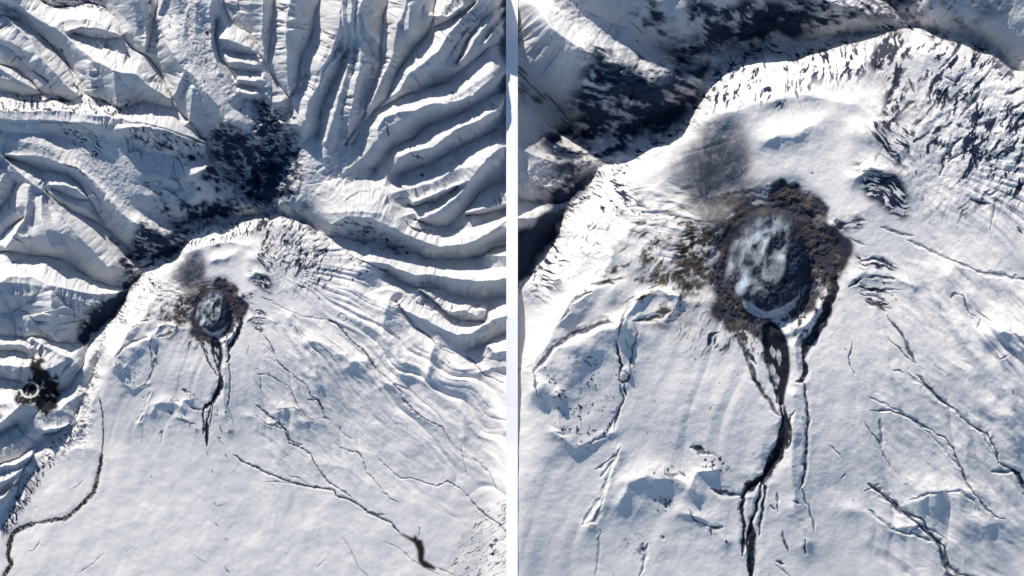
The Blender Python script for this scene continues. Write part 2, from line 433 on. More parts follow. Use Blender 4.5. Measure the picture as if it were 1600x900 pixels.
# polygons
PG = {k: parse(v) for k, v in dict(
    massif='X 700 960 X 800 450 X 850 400 870 370 883 340 895 318 912 300 925 280 937 262 955 258 980 243 1040 215 1075 185 1078 160 1097 140 1120 118 1122 100 1150 92 1200 82 1240 90 1262 78 1290 65 1310 70 1350 62 1375 50 1407 45 1440 50 1467 52 1495 60 1515 70 1550 92 1575 118 1600 138 W 520 372 560 390 600 425 640 470 690 520 740 560 800 590 860 620 860 1000 -60 1000 -60 860 20 800 60 720 110 690 120 640 128 600 132 570',
    crater='X 1118 352 1135 318 1158 305 1185 298 1212 290 1240 283 1262 300 1278 312 1292 335 1300 355 1310 375 1318 400 1316 425 1308 445 1290 452 1275 462 1268 490 1240 500 1215 505 1190 505 1172 520 1160 515 1140 505 1122 480 1112 450 1108 425 1110 395',
    dome='X 1157 365 1170 345 1190 335 1215 335 1240 345 1252 370 1258 400 1255 435 1243 462 1225 483 1200 492 1178 485 1160 462 1148 430 1147 395',
    brown='X 1062 372 1085 345 1110 325 1130 305 1155 300 1160 330 1130 360 1118 400 1105 440 1090 465 1062 455 1050 430 1045 400',
    tan='X 1078 455 1092 415 1100 405 1112 430 1118 460 1118 500 1105 520 1080 540 1040 520 1060 480',
    chan='X 1203 500 1215 508 1222 520 1230 533 1233 560 1233 580 1227 610 1222 634 1216 632 1212 600 1205 580 1197 560 1190 535 1190 508',
    wbrown='X 975 400 1000 390 1030 382 1065 385 1085 400 1090 440 1080 465 1060 470 1040 460 1020 440 1000 420',
    smoke='X 1030 290 1040 250 1060 218 1085 198 1120 190 1150 200 1165 230 1175 265 1172 300 1135 305 1110 318 1085 322 1050 310',
    head='X 1352 100 1360 85 1375 60 1385 52 1405 48 1415 60 1422 85 1415 115 1412 150 1405 175 1398 210 1380 195 1370 215 1372 165 1385 130 1362 110',
    nrim='X 1205 180 1225 140 1235 90 1290 70 1350 65 1370 120 1330 130 1260 130 1240 165',
    east='X 1420 50 1500 62 1560 95 1600 130 1620 340 1590 330 1560 290 1530 330 1510 320 1490 280 1475 310 1460 280 1465 240 1430 200 1440 170 1430 130 1435 90',
    estrip='X 1480 300 1500 250 1515 230 1530 260 1515 300 1508 350 1495 355 1485 330',
    knob='X 1340 285 1362 270 1400 268 1420 300 1418 345 1395 340 1375 320 1350 310',
    knob2='X 1330 400 1350 397 1400 415 1385 440 1395 460 1388 488 1350 475 1335 455',
    knob3='X 1300 345 1330 340 1350 345 1345 360 1300 362',
    knob4='X 1325 258 1345 252 1390 265 1395 280 1345 275',
    midrock='X 1355 190 1375 180 1425 200 1425 260 1400 262 1365 230',
    lobeA='X 893 465 930 440 970 455 985 475 968 500 965 530 960 560 935 580 900 610 880 620 845 628 832 600 835 575 860 545 880 510',
    lobeB='X 830 575 850 560 870 590 905 600 905 640 850 640 838 620',
    lobeC='X 870 640 900 620 960 600 962 680 930 700 885 698 865 675',
    spk1='X 1015 735 1060 725 1085 745 1080 755 1020 750',
    spk2='X 1085 700 1140 710 1140 740 1110 745 1090 720',
    spk3='X 1015 775 1060 780 1050 795 1020 800',
    spk4='X 970 840 1010 838 1010 865 975 860',
    spk5='X 900 540 930 560 940 620 905 620',
    wedge='X 800 400 830 400 880 380 960 300 940 420 920 440 860 440 800 460',
    wspk='X 950 260 985 265 990 300 1015 330 1020 350 960 330',
    slope='X 1060 510 1100 470 1120 480 1140 520 1160 540 1120 560 1060 560',
    navy1='E 560 350 690 260 810 190 850 130 880 70 960 0 C 1100 700 1180 600 1270 590 1400 560 1540 560 1590 530 D 0 520 -40 470 C 1480 420 1300 480 1100 560 1050 640 870 600 800 720 850 840 E 700 150 780 220 750 320 640 420 560 520 520 560 470 520 500 400',
    navy2='B 0 590 100 640 210 720 260 800 D 280 120 300 300 240 400 140 470 0 520 C 1480 360 1400 280 1290 130 A 1340 800 1400 760 1500 800 1560 850 1600 720',
    navy3='A 750 800 900 790 1050 830 1280 900 C 1310 200 1100 150 930 130 850 70 760 20',
    navy4='k 480 350 640 400 740 470 820 520 960 570 1160 580 1190 540 1200 600 1100 650 1080 740 960 860 800 800 700 700 560 640 500 500',
    forest='E 190 630 230 645 262 620 285 650 262 690 300 720 325 760 350 732 370 770 358 830 375 865 350 905 372 890 345 960 310 970 290 1010 240 985 215 930 110 930 85 900 110 850 160 790 205 740 180 700',
    lake='J 985 665 990 645 1003 650 1008 668 1040 678 1056 740 1048 800 1075 815 1130 850 1112 866 1055 852 1025 830 1010 800 1008 740 985 695 940 665 900 642 905 630 950 650',
    hatch='G 470 240 520 280 430 420 350 500 260 590 210 690 150 780 95 890 0 990 0 880 60 820 110 700 150 600 260 470 300 370',
    rband='A -100 590 200 585 450 640 620 600 900 650 800 740 400 700 -100 710',
    tlrock='A 230 -60 620 -60 700 90 560 50 330 60',
    plate='A 960 -60 1340 -60 1340 300 1480 600 1560 760 1440 780 1280 560 1060 300',
    plate2='A 0 740 200 720 600 760 C 760 60 860 200 860 500 1020 640 860 600 640 380 400 225 0 165',
    nsmear='D -80 360 100 400 300 430 400 470 200 560 0 520',
    plain='W 150 640 190 690 330 700 420 640 560 640 800 780 860 1000 -60 1000 -60 880 100 830',
    erock='W 400 420 470 350 560 400 600 430 560 450 500 445 440 455',
    seast='W 745 800 800 770 860 1000 740 1000 700 890',
).items()}
RIVER = parse('E 620 880 640 980 645 1130 G 635 430 H 630 180 600 320 580 385 490 470 410 540 350 550 280 560 230 570 180 580 110 610 75 635 55 700 48 770 66 830 30 890 -10 960')

class Panel:
    def __init__(s, name, x0, x1, y0, y1, k, conv):
        s.name = name; s.k = k
        s.nx = int(x1 - x0) + 1; s.ny = int(y1 - y0) + 1
        s.X, s.Y = np.meshgrid(np.linspace(x0, x1, s.nx), np.linspace(y0, y1, s.ny))
        s.X = s.X.astype(np.float32); s.Y = s.Y.astype(np.float32)
        s.x0, s.y0 = x0, y0
        if k == 1: s.wx, s.wy = s.X, s.Y
        else: s.wx = (s.X - 1220) / K + 342.5; s.wy = (s.Y - 630) / K + 580
    def grid(s, p):      # world -> grid index coordinates
        p = np.asarray(p, dtype=np.float32)
        if s.k != 1: p = (p - (342.5, 580)) * K + (1220, 630)
        return p - (s.x0, s.y0)
    def jfa(s, lines, seed, wob):
        pad = 0
        sx = np.full((s.ny, s.nx), -1e6, np.float32); sy = sx.copy(); sa = np.zeros_like(sx)
        acc = 0.0
        for ln in lines:
            seg = np.diff(ln, axis=0); L = np.hypot(seg[:, 0], seg[:, 1]); cum = np.concatenate([[0], np.cumsum(L)])
            n = max(2, int(cum[-1] * s.k * 1.6)); t = np.linspace(0, cum[-1], n)
            # smooth the corners a little
            px = np.interp(t, cum, ln[:, 0]); py = np.interp(t, cum, ln[:, 1])
            q = int(5 * s.k)
            if n > 4 * q:
                kx = np.ones(2 * q + 1) / (2 * q + 1)
                px[q:-q] = np.convolve(px, kx, 'valid'); py[q:-q] = np.convolve(py, kx, 'valid')
            tt = t + acc
            px = px + wob * ((vn(tt / 9, tt * 0 + 3, seed) - .5) * 2 + (vn(tt / 3.5, tt * 0 + 8, seed) - .5) * .8)
            py = py + wob * ((vn(tt / 9, tt * 0 + 5, seed) - .5) * 2 + (vn(tt / 3.5, tt * 0 + 12, seed) - .5) * .8)
            g = s.grid(np.stack([px, py], 1))
            ix = np.round(g[:, 0]).astype(int); iy = np.round(g[:, 1]).astype(int)
            ok = (ix >= 0) & (ix < s.nx) & (iy >= 0) & (iy < s.ny)
            # off-grid seeds still matter for the border: clamp those lying near
            sx[iy[ok], ix[ok]] = g[ok, 0]; sy[iy[ok], ix[ok]] = g[ok, 1]; sa[iy[ok], ix[ok]] = tt[ok]
            acc += cum[-1] + 37.0
        gx, gy = np.meshgrid(np.arange(s.nx, dtype=np.float32), np.arange(s.ny, dtype=np.float32))
        d = (gx - sx) ** 2 + (gy - sy) ** 2
        st = 512
        steps = []
        while st >= 1: steps.append(st); st //= 2
        steps += [2, 1]
        for st in steps:
            for dx in (-st, 0, st):
                for dy in (-st, 0, st):
                    if dx == 0 and dy == 0: continue
                    ys = slice(max(0, dy), s.ny + min(0, dy)); yd = slice(max(0, -dy), s.ny + min(0, -dy))
                    xs = slice(max(0, dx), s.nx + min(0, dx)); xd = slice(max(0, -dx), s.nx + min(0, -dx))
                    if ys.start >= s.ny or xs.start >= s.nx: continue
                    cx = sx[ys, xs]; cy = sy[ys, xs]
                    dd = (gx[yd, xd] - cx) ** 2 + (gy[yd, xd] - cy) ** 2
                    m = dd < d[yd, xd]
                    d[yd, xd] = np.where(m, dd, d[yd, xd]); sx[yd, xd] = np.where(m, cx, sx[yd, xd])
                    sy[yd, xd] = np.where(m, cy, sy[yd, xd]); sa[yd, xd] = np.where(m, sa[ys, xs], sa[yd, xd])
        return np.sqrt(d) / s.k, sa
    def poly(s, key, soft=3.0, wob=0.0, wl=12.0):
        """soft mask of a polygon; soft, wob in world px"""
        P = s.grid(PG[key] if isinstance(key, str) else key)
        gx, gy = np.meshgrid(np.arange(s.nx, dtype=np.float32), np.arange(s.ny, dtype=np.float32))
        if wob:
            gx = gx + wob * s.k * fbm(s.wx / wl, s.wy / wl, 91, 4, .6) * 1.6; gy = gy + wob * s.k * fbm(s.wx / wl + 50, s.wy / wl, 92, 4, .6) * 1.6
        ins = np.zeros(gx.shape, bool); n = len(P)
        for i in range(n):
            x1, y1 = P[i]; x2, y2 = P[(i + 1) % n]
            if abs(y1 - y2) < 1e-6: continue
            c = ((y1 > gy) != (y2 > gy)) & (gx < (x2 - x1) * (gy - y1) / (y2 - y1) + x1)
            ins ^= c
        m = ins.astype(np.float32)
        return blur(m, soft * s.k / 2) if soft > 0 else m
    def stroke(s, H, M, B, wd, dp, dk, br, ln, seed):
        g = s.grid(ln); w = wd * s.k / 2 * 1.05
        pad = int(w * 5 + 8)
        x0 = int(max(0, g[:, 0].min() - pad)); x1 = int(min(s.nx, g[:, 0].max() + pad)); y0 = int(max(0, g[:, 1].min() - pad)); y1 = int(min(s.ny, g[:, 1].max() + pad))
        if x1 <= x0 or y1 <= y0: return
        sub = (slice(y0, y1), slice(x0, x1))
        gx, gy = np.meshgrid(np.arange(x0, x1, dtype=np.float32), np.arange(y0, y1, dtype=np.float32))
        wx, wy = s.wx[sub], s.wy[sub]
        a = 1.3 * s.k
        gx = gx + a * fbm(wx / 5, wy / 5, 200, 3); gy = gy + a * fbm(wx / 5 + 9, wy / 5, 201, 3)
        d = np.full(gx.shape, 1e9, np.float32); cu = np.zeros_like(d); tot = 0.0
        for i in range(len(g) - 1):
            a0 = g[i]; v = g[i + 1] - a0; L2 = float(v @ v) + 1e-6
            t = np.clip(((gx - a0[0]) * v[0] + (gy - a0[1]) * v[1]) / L2, 0, 1)
            dd = np.hypot(gx - a0[0] - t * v[0], gy - a0[1] - t * v[1]); cu = np.where(dd < d, tot + t * math.sqrt(L2), cu)
            d = np.minimum(d, dd); tot += math.sqrt(L2)
        q_ = 9 * s.k; tap = np.clip(np.minimum(cu + 1, tot - cu + 1) / min(q_, tot * .4 + 1), .12, 1) ** .6
        var = 0.25 + 1.35 * vn(wx / 3.4, wy / 3.4, seed + 7) * (.5 + .9 * vn(wx / 15, wy / 15, seed + 3))
        if dk >= .84: w = w * 1.22; var = .7 + .55 * vn(wx / 4, wy / 4, seed + 7)
        w2 = np.maximum(w * var * tap, .3)
        H[sub] -= dp * 0.5 * np.exp(-(d / (w2 * 1.7)) ** 1.4) - dp * .09 * np.exp(-((d - w2 * 3) / (w2 * 1.4)) ** 2)
        m = np.minimum(dk, dk * (.5 + .6 * tap)) * (1 - sstep(w2 * .75, w2 * 1.35 + .25, d)) * (0.75 + 0.25 * sstep(.25, .5, vn(wx / 2.2, wy / 2.2, seed)))
        M[sub] = np.maximum(M[sub], m)
        if br: B[sub] = np.maximum(B[sub], br * (d < w2 * 2))

def orient(p, ang, sx, sy, seed, o=3, g=.55):
    """noise stretched along direction ang (degrees, image axes, y down)"""
    a = math.radians(ang); u = p.wx * math.cos(a) + p.wy * math.sin(a); v = -p.wx * math.sin(a) + p.wy * math.cos(a)
    wv = 3.2 * fbm(p.wx / 17, p.wy / 17, seed + 50, 3)
    return fbm(u / sx, (v + wv * 2) / sy, seed, o, g)

# coarse elevations (wide-view px, height in px)
CP = np.array([(x, y, h) for x, y, h in [
    (0, 0, 10), (120, 0, 12), (260, 0, 12), (400, 0, 10), (520, 0, 10), (660, 0, 8), (800, 0, 6),
    (0, 150, 14), (140, 130, 16), (300, 140, 22), (430, 130, 16), (560, 130, 20), (680, 130, 14), (800, 150, 6),
    (0, 300, 14), (100, 290, 24), (220, 260, 30), (330, 250, 20), (430, 250, 14), (540, 270, 22), (680, 280, 14), (800, 300, 6),
    (60, 360, 22), (160, 390, 14), (270, 330, 34), (320, 330, 26), (60, 470, 18), (140, 490, 6), (0, 560, 12), (60, 580, 14), (200, 420, 16),
    (300, 370, 52), (345, 400, 58), (420, 350, 62), (430, 380, 66), (480, 370, 60), (520, 400, 56), (600, 430, 42), (680, 470, 30), (800, 450, 8),
    (250, 430, 46), (210, 480, 36), (170, 540, 24), (140, 620, 14), (300, 440, 52), (335, 480, 50), (375, 480, 58), (430, 450, 60), (460, 480, 50),
    (270, 520, 44), (320, 560, 36), (380, 560, 42), (450, 560, 40), (540, 520, 38), (620, 560, 30), (720, 600, 20), (800, 620, 8),
    (100, 700, 6), (0, 700, 8), (200, 650, 16), (300, 650, 22), (400, 680, 20), (520, 680, 17), (640, 700, 14), (800, 720, 4),
    (0, 900, 0), (150, 850, 2), (300, 830, 8), (450, 830, 8), (600, 830, 8), (800, 850, 0), (300, 950, 3), (600, 950, 3), (0, 800, 2), (860, 300, 6), (860, 700, 2)]], dtype=np.float64)
def rbf_fit(P):
    X = P[:, :2] / 100.0; r = np.hypot(*(X[:, None] - X[None]).transpose(2, 0, 1))
    A = np.exp(-(r / 1.3) ** 2) ; A = np.sqrt(r * r + .2)
    return np.linalg.solve(A + np.eye(len(P)) * -0.02, P[:, 2] - 20)
for c_ in CP:
    if c_[2] > 26 and c_[1] > 330: c_[2] = 26 + (c_[2] - 26) * .45
RW = rbf_fit(CP)
def base(wx, wy):
    ny, nx = wx.shape; q = 6
    sx = wx[::q, ::q]; sy = wy[::q, ::q]
    out = np.zeros(sx.shape) + 20
    for (x, y, _), c in zip(CP, RW): out += c * np.sqrt(((sx - x) ** 2 + (sy - y) ** 2) / 1e4 + .2)
    # bilinear back up
    yy = np.arange(ny) / q; xx = np.arange(nx) / q
    y0 = np.clip(np.floor(yy).astype(int), 0, sx.shape[0] - 2); x0 = np.clip(np.floor(xx).astype(int), 0, sx.shape[1] - 2)
    fy = (yy - y0)[:, None]; fx = (xx - x0)[None]
    o = out[y0][:, x0] * (1 - fy) * (1 - fx) + out[y0 + 1][:, x0] * fy * (1 - fx) + out[y0][:, x0 + 1] * (1 - fy) * fx + out[y0 + 1][:, x0 + 1] * fy * fx
    return blur(o.astype(np.float32), 5)

def build_fields(p):
    wx, wy = p.wx, p.wy; k = p.k
    H = base(wx, wy)
    mb = blur((p.poly('massif', 0, 6.0, 16)), 4.5 * k)
    H = H + .24 * np.clip(345 - wy, 0, 150) * sstep(60, 210, wx) * (1 - sstep(430, 570, wx)) * (1 - blur(mb, 8 * k))
    H = H + .23 * np.clip(400 - wy, 0, 400) * (1 - blur(mb, 12 * k))
    mass = p.poly('massif', 10)
    mass_hard = p.poly('massif', 2.5, 6.0, 16)
    plain = p.poly('plain', 50)
    # --- crest and valley relief
    dv, av = p.jfa(VAL, 11, .9); dc, ac = p.jfa(CRE, 12, 1.1)
    Wd = dv + dc + .01; t = dv / Wd
    A = blur(np.minimum(Wd, 75), 11 * k)
    prof = t - 0.10 * t ** 5 + .02 * np.sqrt(np.clip(t, 0, 1))
    steep = 1.6 + .16 * fbm(wx / 60, wy / 60, 31, 2)
    inm = p.poly('massif', 26)
    lowS = sstep(560, 660, wy) * sstep(90, 170, wx)
    relief = steep * A * (1 - 1.0 * np.maximum(inm * (1 - .8 * (1 - sstep(470, 560, wy)) * sstep(480, 560, wx)), lowS))
    relief = np.where((wx < 130) & (wy > 600), np.maximum(relief, 0), relief)
    lower0 = inm * sstep(30, 90, np.hypot(wx - 400, wy - 330)) * (1 - .85 * sstep(500, 600, wx) * (1 - sstep(560, 620, wy)))
    cvg = np.clip(relief, 0, 85)
    lowleft = (1 - sstep(120, 165, wx)) * sstep(570, 620, wy)
    cvg = cvg * (1 - .2 * lowleft) + lowleft * 10 * (1 - plain)
    eastv = sstep(520, 620, wx) * sstep(390, 430, wy) * (1 - sstep(600, 680, wy)) 
    cvg = np.maximum(cvg, eastv * A * .5)
    cvg = cvg * (1 - .72 * p.poly(parse('W 60 205 200 205 285 245 310 300 255 345 205 340 150 290 100 240'), 12))
    cvg = cvg * (1 - np.clip(1.25 * lower0, 0, 1))
    cvg = cvg * (1 + .25 * sstep(560, 640, wx) * (1 - sstep(560, 620, wy)))
    H = H + cvg * (prof - .35)
    # --- flutes down the slopes (constant along the fall line)
    pl = np.clip(p.poly('plate', 8, 2) + p.poly('plate2', 10, 2) * .9, 0, 1)
    bump = np.clip(4 * t * (1 - t), 0, 1) * (1 - pl)
    gate = sstep(.35, .7, vn(wx / 34, wy / 34, 77))
    wob_ = 2.2 * fbm(wx / 16, wy / 16, 8, 2)
    fl = (np.abs(vn((ac + wob_) / 8.0, t * 1.0, 5) * 2 - 1) - .5) * 1.25 + (np.abs(vn((ac + wob_) / 3.3, t * 1.6, 6) * 2 - 1) - .5) * .5
    H = H + fl * bump * np.minimum(cvg, 30) * (.07 + .23 * gate) * (1 - inm)
    rough = fbm(wx / 7, wy / 7, 21, 5 if k == 1 else 6, .55)
    H = H + rough * (.12 + .034 * np.minimum(cvg, 30) * (1 - lowS))
    # --- textured lava plateaus
    H = H + pl * (1.1 * np.abs(fbm(wx / 7, wy / 9, 61, 4, .6)) + .9 * fbm(wx / 3.2, wy / 3.2, 64, 3, .6))
    # --- massif step (steep outer edge)
    eb = np.clip(blur(mb, 5 * k) * (1 - blur(mb, 5 * k)) * 4, 0, 1) * (wx < 520) * (wy < 720)
    ebn = eb * (vn(wx / 9, wy / 9, 19) - .5) * .9
    ew = (1 - sstep(560, 700, wy) * .9) * (1 - sstep(470, 620, wx) * .85)
    wide_mb = blur(mb, 16 * k)
    H = H + (-17 * sstep(.1, .5, wide_mb) * (1 - sstep(.5, .9, wide_mb)) * (.25 + 1.1 * vn(wx / 30, wy / 30, 23)) + 13 * sstep(.35, .95, mb) * (1 + ebn) + 2 * sstep(.45, .95, wide_mb)) * ew
    # --- downslope streaks of the snowfield, radiating from the summit
    ux, uy = wx - 375, wy - 385
    th = np.arctan2(ux, uy); rr = np.hypot(ux, uy)
    lower = inm * sstep(40, 150, rr)
    thn = th + .07 * fbm(wx / 70, wy / 70, 41, 2, .5)
    st1 = fbm(thn * 20, rr / 130, 42, 2, .4); st2 = fbm(thn * 75, rr / 60, 46, 3, .6)
    H = H + lower * ((2.1 * st1 * np.minimum(rr / 200, 1) + .05 * st2 * np.minimum(rr / 200, 1)) * (1 - .6 * plain) * (.35 + .65 * sstep(400, 440, wx)))
    hill = fbm(wx / 55, wy / 55, 51, 4, .5)
    H = H + lower * hill * 2.6 + plain * (fbm(wx / 22, wy / 22, 52, 4, .4) * .8 + fbm((wx + wy * .4) / 16, (wy - wx * .9) / 6, 53, 3, .45) * .12)
    H = H + inm * (.32 * fbm(wx / 5, wy / 5, 54, 5, .58)) * (1 - .65 * plain)
    # ridge-and-scallop relief on the eastern flank and rocky summit
    er = p.poly('east', 14) + p.poly('erock', 14)
    H = H + er * .8 * orient(p, -55, 26, 9, 70) + er * .35 * fbm(wx / 3, wy / 3, 75, 4, .6)
    eb = np.clip(blur(mb, 5 * k) * (1 - blur(mb, 5 * k)) * 4, 0, 1) * (wx < 520) * (wy < 720)
    H = H + eb * (2.6 * orient(p, 38, 11, 4.0, 78, 4, .6) + 1.3 * fbm(wx / 3, wy / 3, 79, 4, .6))
    nb = np.clip(blur(mb, 11 * k) * (1 - blur(mb, 11 * k)) * 4, 0, 1) * (wx < 560) * (wy < 520)
    H = H + nb * (2.2 * fbm(wx / 13, wy / 13, 311, 5, .6) + .6 * ridged(wx / 4, wy / 4, 312, 3))
    H = H + 1.6 * p.poly(parse('X 980 290 1100 280 1110 370 1060 400 990 390'), 10) * orient(p, 8, 24, 3.2, 313, 3)
    H = H + 1.3 * p.poly(parse('X 1300 60 1600 150 1600 360 1480 360 1380 260'), 20) * orient(p, 60, 22, 7, 314, 3)
    tg = thn + .045 * fbm(wx / 80, wy / 80, 341, 2, .5)
    ga = fbm(tg * 11, rr / 190, 330, 2, .5); gb = fbm(tg * 24 + 7, rr / 130, 333, 2, .5)
    east_ = sstep(380, 440, wx) * sstep(70, 210, rr) * (.45 + .8 * vn(wx / 50, wy / 50, 345)) * (1 - sstep(760, 900, wy))
    H = H + east_ * (1 - .7 * plain) * inm * (15 * np.minimum(np.abs(ga), .35) + 5 * np.minimum(np.abs(gb), .4)) * np.minimum(rr / 220, 1)
    wsl = (1 - sstep(300, 345, wx)) * inm * sstep(50, 110, rr) * (1 - sstep(640, 760, wy))
    H = H + wsl * 2 * np.minimum(np.abs(ga), .35)
    fan = sstep(385, 430, wx) * sstep(450, 520, wy) * (1 - sstep(700, 800, wy)) * inm
    H = H + fan * (2.4 * orient(p, 47, 75, 15, 315, 4, .5) + .45 * orient(p, 43, 40, 6, 316, 3))
    # --- crater
    cr = p.poly('crater', 7); do = p.poly('dome', 5); dh = p.poly('dome', 16)
    H = H - 4.5 * cr + 12 * do * (.3 + .7 * dh) * (1 + .35 * fbm(wx / 9, wy / 9, 81, 5, .6)) + do * 1.8 * ridged(wx / 7, wy / 7, 88, 4) + cr * 1.6 * fbm(wx / 4, wy / 4, 83, 5, .6)
    mid0 = fbm(wx / 6, wy / 6, 122, 5, .62)
    dcx, dcy = r2w((1203, 412)); rd = np.hypot(wx - dcx, (wy - dcy) * .92) + 2.2 * fbm(wx / 12, wy / 12, 86, 3)
    H = H + cr * .3 * np.sin(rd * 1.25 + 3 * mid0) * sstep(14, 24, rd) + 2.8 * np.exp(-((rd - 43) / 3.2) ** 2) * sstep(-10, 20, wx - dcx) * (.4 + vn(wx / 8, wy / 8, 87))
    H = H - 6 * p.poly('smoke', 14) + 1.2 * p.poly('brown', 8) * fbm(wx / 5, wy / 5, 84, 5, .6)
    WOB1 = fbm(wx / 9, wy / 9, 301, 3); WOB2 = fbm(wx / 9 + 40, wy / 9, 302, 3); WOB3 = vn(wx / 13, wy / 13, 303)
    def bank(txt, h, w1, w2):
        """raise a ridge whose sunny side falls off over w1 and lee side over w2 (world px)"""
        g = parse(txt); d = np.full(wx.shape, 1e9, np.float32); sg = np.zeros_like(d)
        if h == 0: return 0
        jx = wx + 2.2 * WOB1; jy = wy + 2.2 * WOB2
        sw = np.full(wx.shape, 1e-12, np.float32)
        for i in range(len(g) - 1):
            a0 = g[i]; v = g[i + 1] - a0; L2 = float(v @ v) + 1e-6
            tt = np.clip(((jx - a0[0]) * v[0] + (jy - a0[1]) * v[1]) / L2, 0, 1)
            dx = jx - a0[0] - tt * v[0]; dy = jy - a0[1] - tt * v[1]; dd = np.hypot(dx, dy)
            cs = (dx * v[1] - dy * v[0]) / (math.sqrt(L2) * (dd + .8)); wt = 1 / (dd + .6) ** 4
            sg += cs * wt; sw += wt; d = np.minimum(d, dd)
        sg = sg / sw
        b_ = np.clip(sg * .5 + .5, 0, 1); ww = w1 * b_ + w2 * (1 - b_)
        return h * 1.35 * np.exp(-(d / ww) ** 1.3) * (.55 + .6 * WOB3)
    # banks run left to right; first width = uphill (image-up) side
    H += bank('X 1040 492 1060 470 1100 470', 2, 4, 10)
    H += bank('o 110 500 230 330 310 180 370 100 520 0 m 560 860 640 700', 9, 9, 22)
    H += bank('o 140 640 150 520 300 370 500 290 650 235', 6.5, 3, 22)
    H += bank('o 270 680 300 900 q 240 0 400 100 520 60 o 640 900', 2.4, 5, 3)
    H += bank('X 965 510 978 500 1000 465 1030 455 1060 462', 3.2, 3, 4)
    H += bank('X 968 525 972 560 980 585', 2.2, 3, 3)
    H += bank('X 1237 620 1242 660 1236 740 1240 800 1262 850', 2.6, 5, 7)
    H += bank('X 1245 590 1240 540 1265 490 1285 470', 3, 5, 5)
    H += bank('X 1155 462 1175 488 1200 497 1228 488 1248 462', 1.4, 3, 2.5)
    H += bank('X 1330 440 1350 425 1395 432 1420 445', 2.2, 5, 5)
    H += bank('X 1335 280 1360 262 1400 275', 3, 5, 7)
    H += bank('X 1480 430 1510 500 1540 560 1570 610 1600 680', 4.5, 16, 12)
    H += bank('X 1420 790 1480 762 1520 775 1545 815', 2.5, 9, 11)
    H += bank('X 1330 795 1400 825 1440 820 1470 850', 2.2, 6, 12)
    H += bank('X 1140 840 1180 200 1190 210', 0, 4, 4)
    H += bank('q 680 420 720 330 850 270 1000 290 1100 330 1130 380', 3.6, 6, 9)
    H += bank('q 1110 350 1150 250 1240 240', 3, 4, 5)
    H += bank('q 1040 500 1240 560 1330 690', 2.8, 6, 6)
    H += bank('q 460 600 560 440 640 220 670 120', 2.2, 3, 7)
    H += bank('n 400 500 640 400 860 320', 1.2, 8, 8)
    H += bank('F 850 240 810 350 790 450 850 600 920 750', 8, 14, 14)
    H += bank('F 1110 560 1090 650 1070 760', 7, 10, 9)
    H += bank('F 350 530 450 560 600 660 690 655', 5.5, 10, 9)
    H += bank('F 540 700 620 690 760 760 900 860', 2.5, 10, 10)
    H += bank('I 700 60 820 0 900 20', 1.5, 8, 8)
    H += bank('I 1240 100 1300 200 1300 330', 2.0, 9, 7)
    H += bank('I 1350 0 1480 160 1560 300', 3.2, 9, 9)
    H += bank('I 100 130 240 170 300 230', 1.4, 6, 10)
    H += bank('I 0 280 120 350 150 460', 1.6, 8, 8)
    H += bank('I 400 500 560 520 700 620 900 720', 1.5, 12, 14)
    H += bank('G 370 130 430 110 500 90', 2, 5, 6)
    H += bank('G 400 430 500 400 560 400', 3, 8, 18)
    H += bank('X 1095 190 1180 165 1260 150 1340 165 1385 205', 6.5, 9, 30)
    H += bank('X 1190 222 1215 214 1235 212 1260 200', 2.0, 9, 7)
    # summit basin north of the crater: smooth bowl
    H += bank('l 0 740 200 650 450 600 700 560', -2.0, 10, 16)
    H += bank('l 0 860 140 880 330 740', 1.6, 4, 8)
    # rolling small moraines close to the summit valley (debris north of the massif)
    nv = p.poly('nsmear', 22); navy = np.maximum.reduce([p.poly('navy1', 8, 5), p.poly('navy2', 9, 6), p.poly('navy4', 6, 4)])
    nv2 = np.clip(blur(navy, 10 * k) * 1.4, 0, 1)
    H = H + nv2 * (5.5 * orient(p, 12, 13, 7, 101, 5, .55) + 2.0 * fbm(wx / 4.5, wy / 3.5, 103, 5, .6)) - 6 * nv2
    br = sstep(560, 590, wx) * 0
    # near-summit rough shoulder east of the north valley
    rs = np.clip(1 - np.hypot((wx - 520) / 75, (wy - 250) / 75), 0, 1) ** .6
    H = H + rs * (3.2 * orient(p, -40, 16, 6, 110))

    # ---------------- rock cover and painted valley shade
    M = np.zeros_like(H); B = np.zeros_like(H)
    def spk(mask, dens, n, soft=.16):
        nonlocal M
        th = 0.42 - dens * .84
        M = np.maximum(M, mask * sstep(th, th + soft, n))
    fine = fbm(wx / 2.4, wy / 2.4, 121, 5, .62); mid = fbm(wx / 6, wy / 6, 122, 5, .62)
    o1 = orient(p, -58, 7, 1.7, 131, 4, .6); o2 = orient(p, -80, 5, 1.9, 132, 4, .6); o3 = orient(p, 8, 7, 1.5, 133, 4, .6); o4 = orient(p, 128, 7, 1.5, 134, 4, .6)
    cl = .5 * fbm(wx / 17, wy / 17, 123, 3) + .2 * mid
    o1b = orient(p, -50, 15, 3.6, 136, 5, .65); o1 = .45 * o1 + .75 * o1b
    spk(p.poly('east', 8, 5), .37, o1 + .6 * cl + .12 * fine, .09); spk(p.poly('east', 30), .10, o2 * .6 + o1b * .6 + cl * .4 + .1 * fine, .1)
    spk(p.poly('estrip', 5, 2), .40, o1)
    spk(p.poly('erock', 16, 8), .24, o1 + .7 * cl, .1)
    spk(p.poly('nrim', 8, 4), .30, o2 + .4 * cl, .12)
    spk(p.poly('head', 4, 3), .66, .7 * o1 + .5 * o2 + .25 * fine, .25)
    spk(p.poly(parse('X 1075 190 1100 130 1115 100 1200 84 1240 92 1235 185 1180 165 1120 172'), 7, 4), .27, .6 * o2 + .4 * o4 + .4 * cl + .1 * fine, .12)
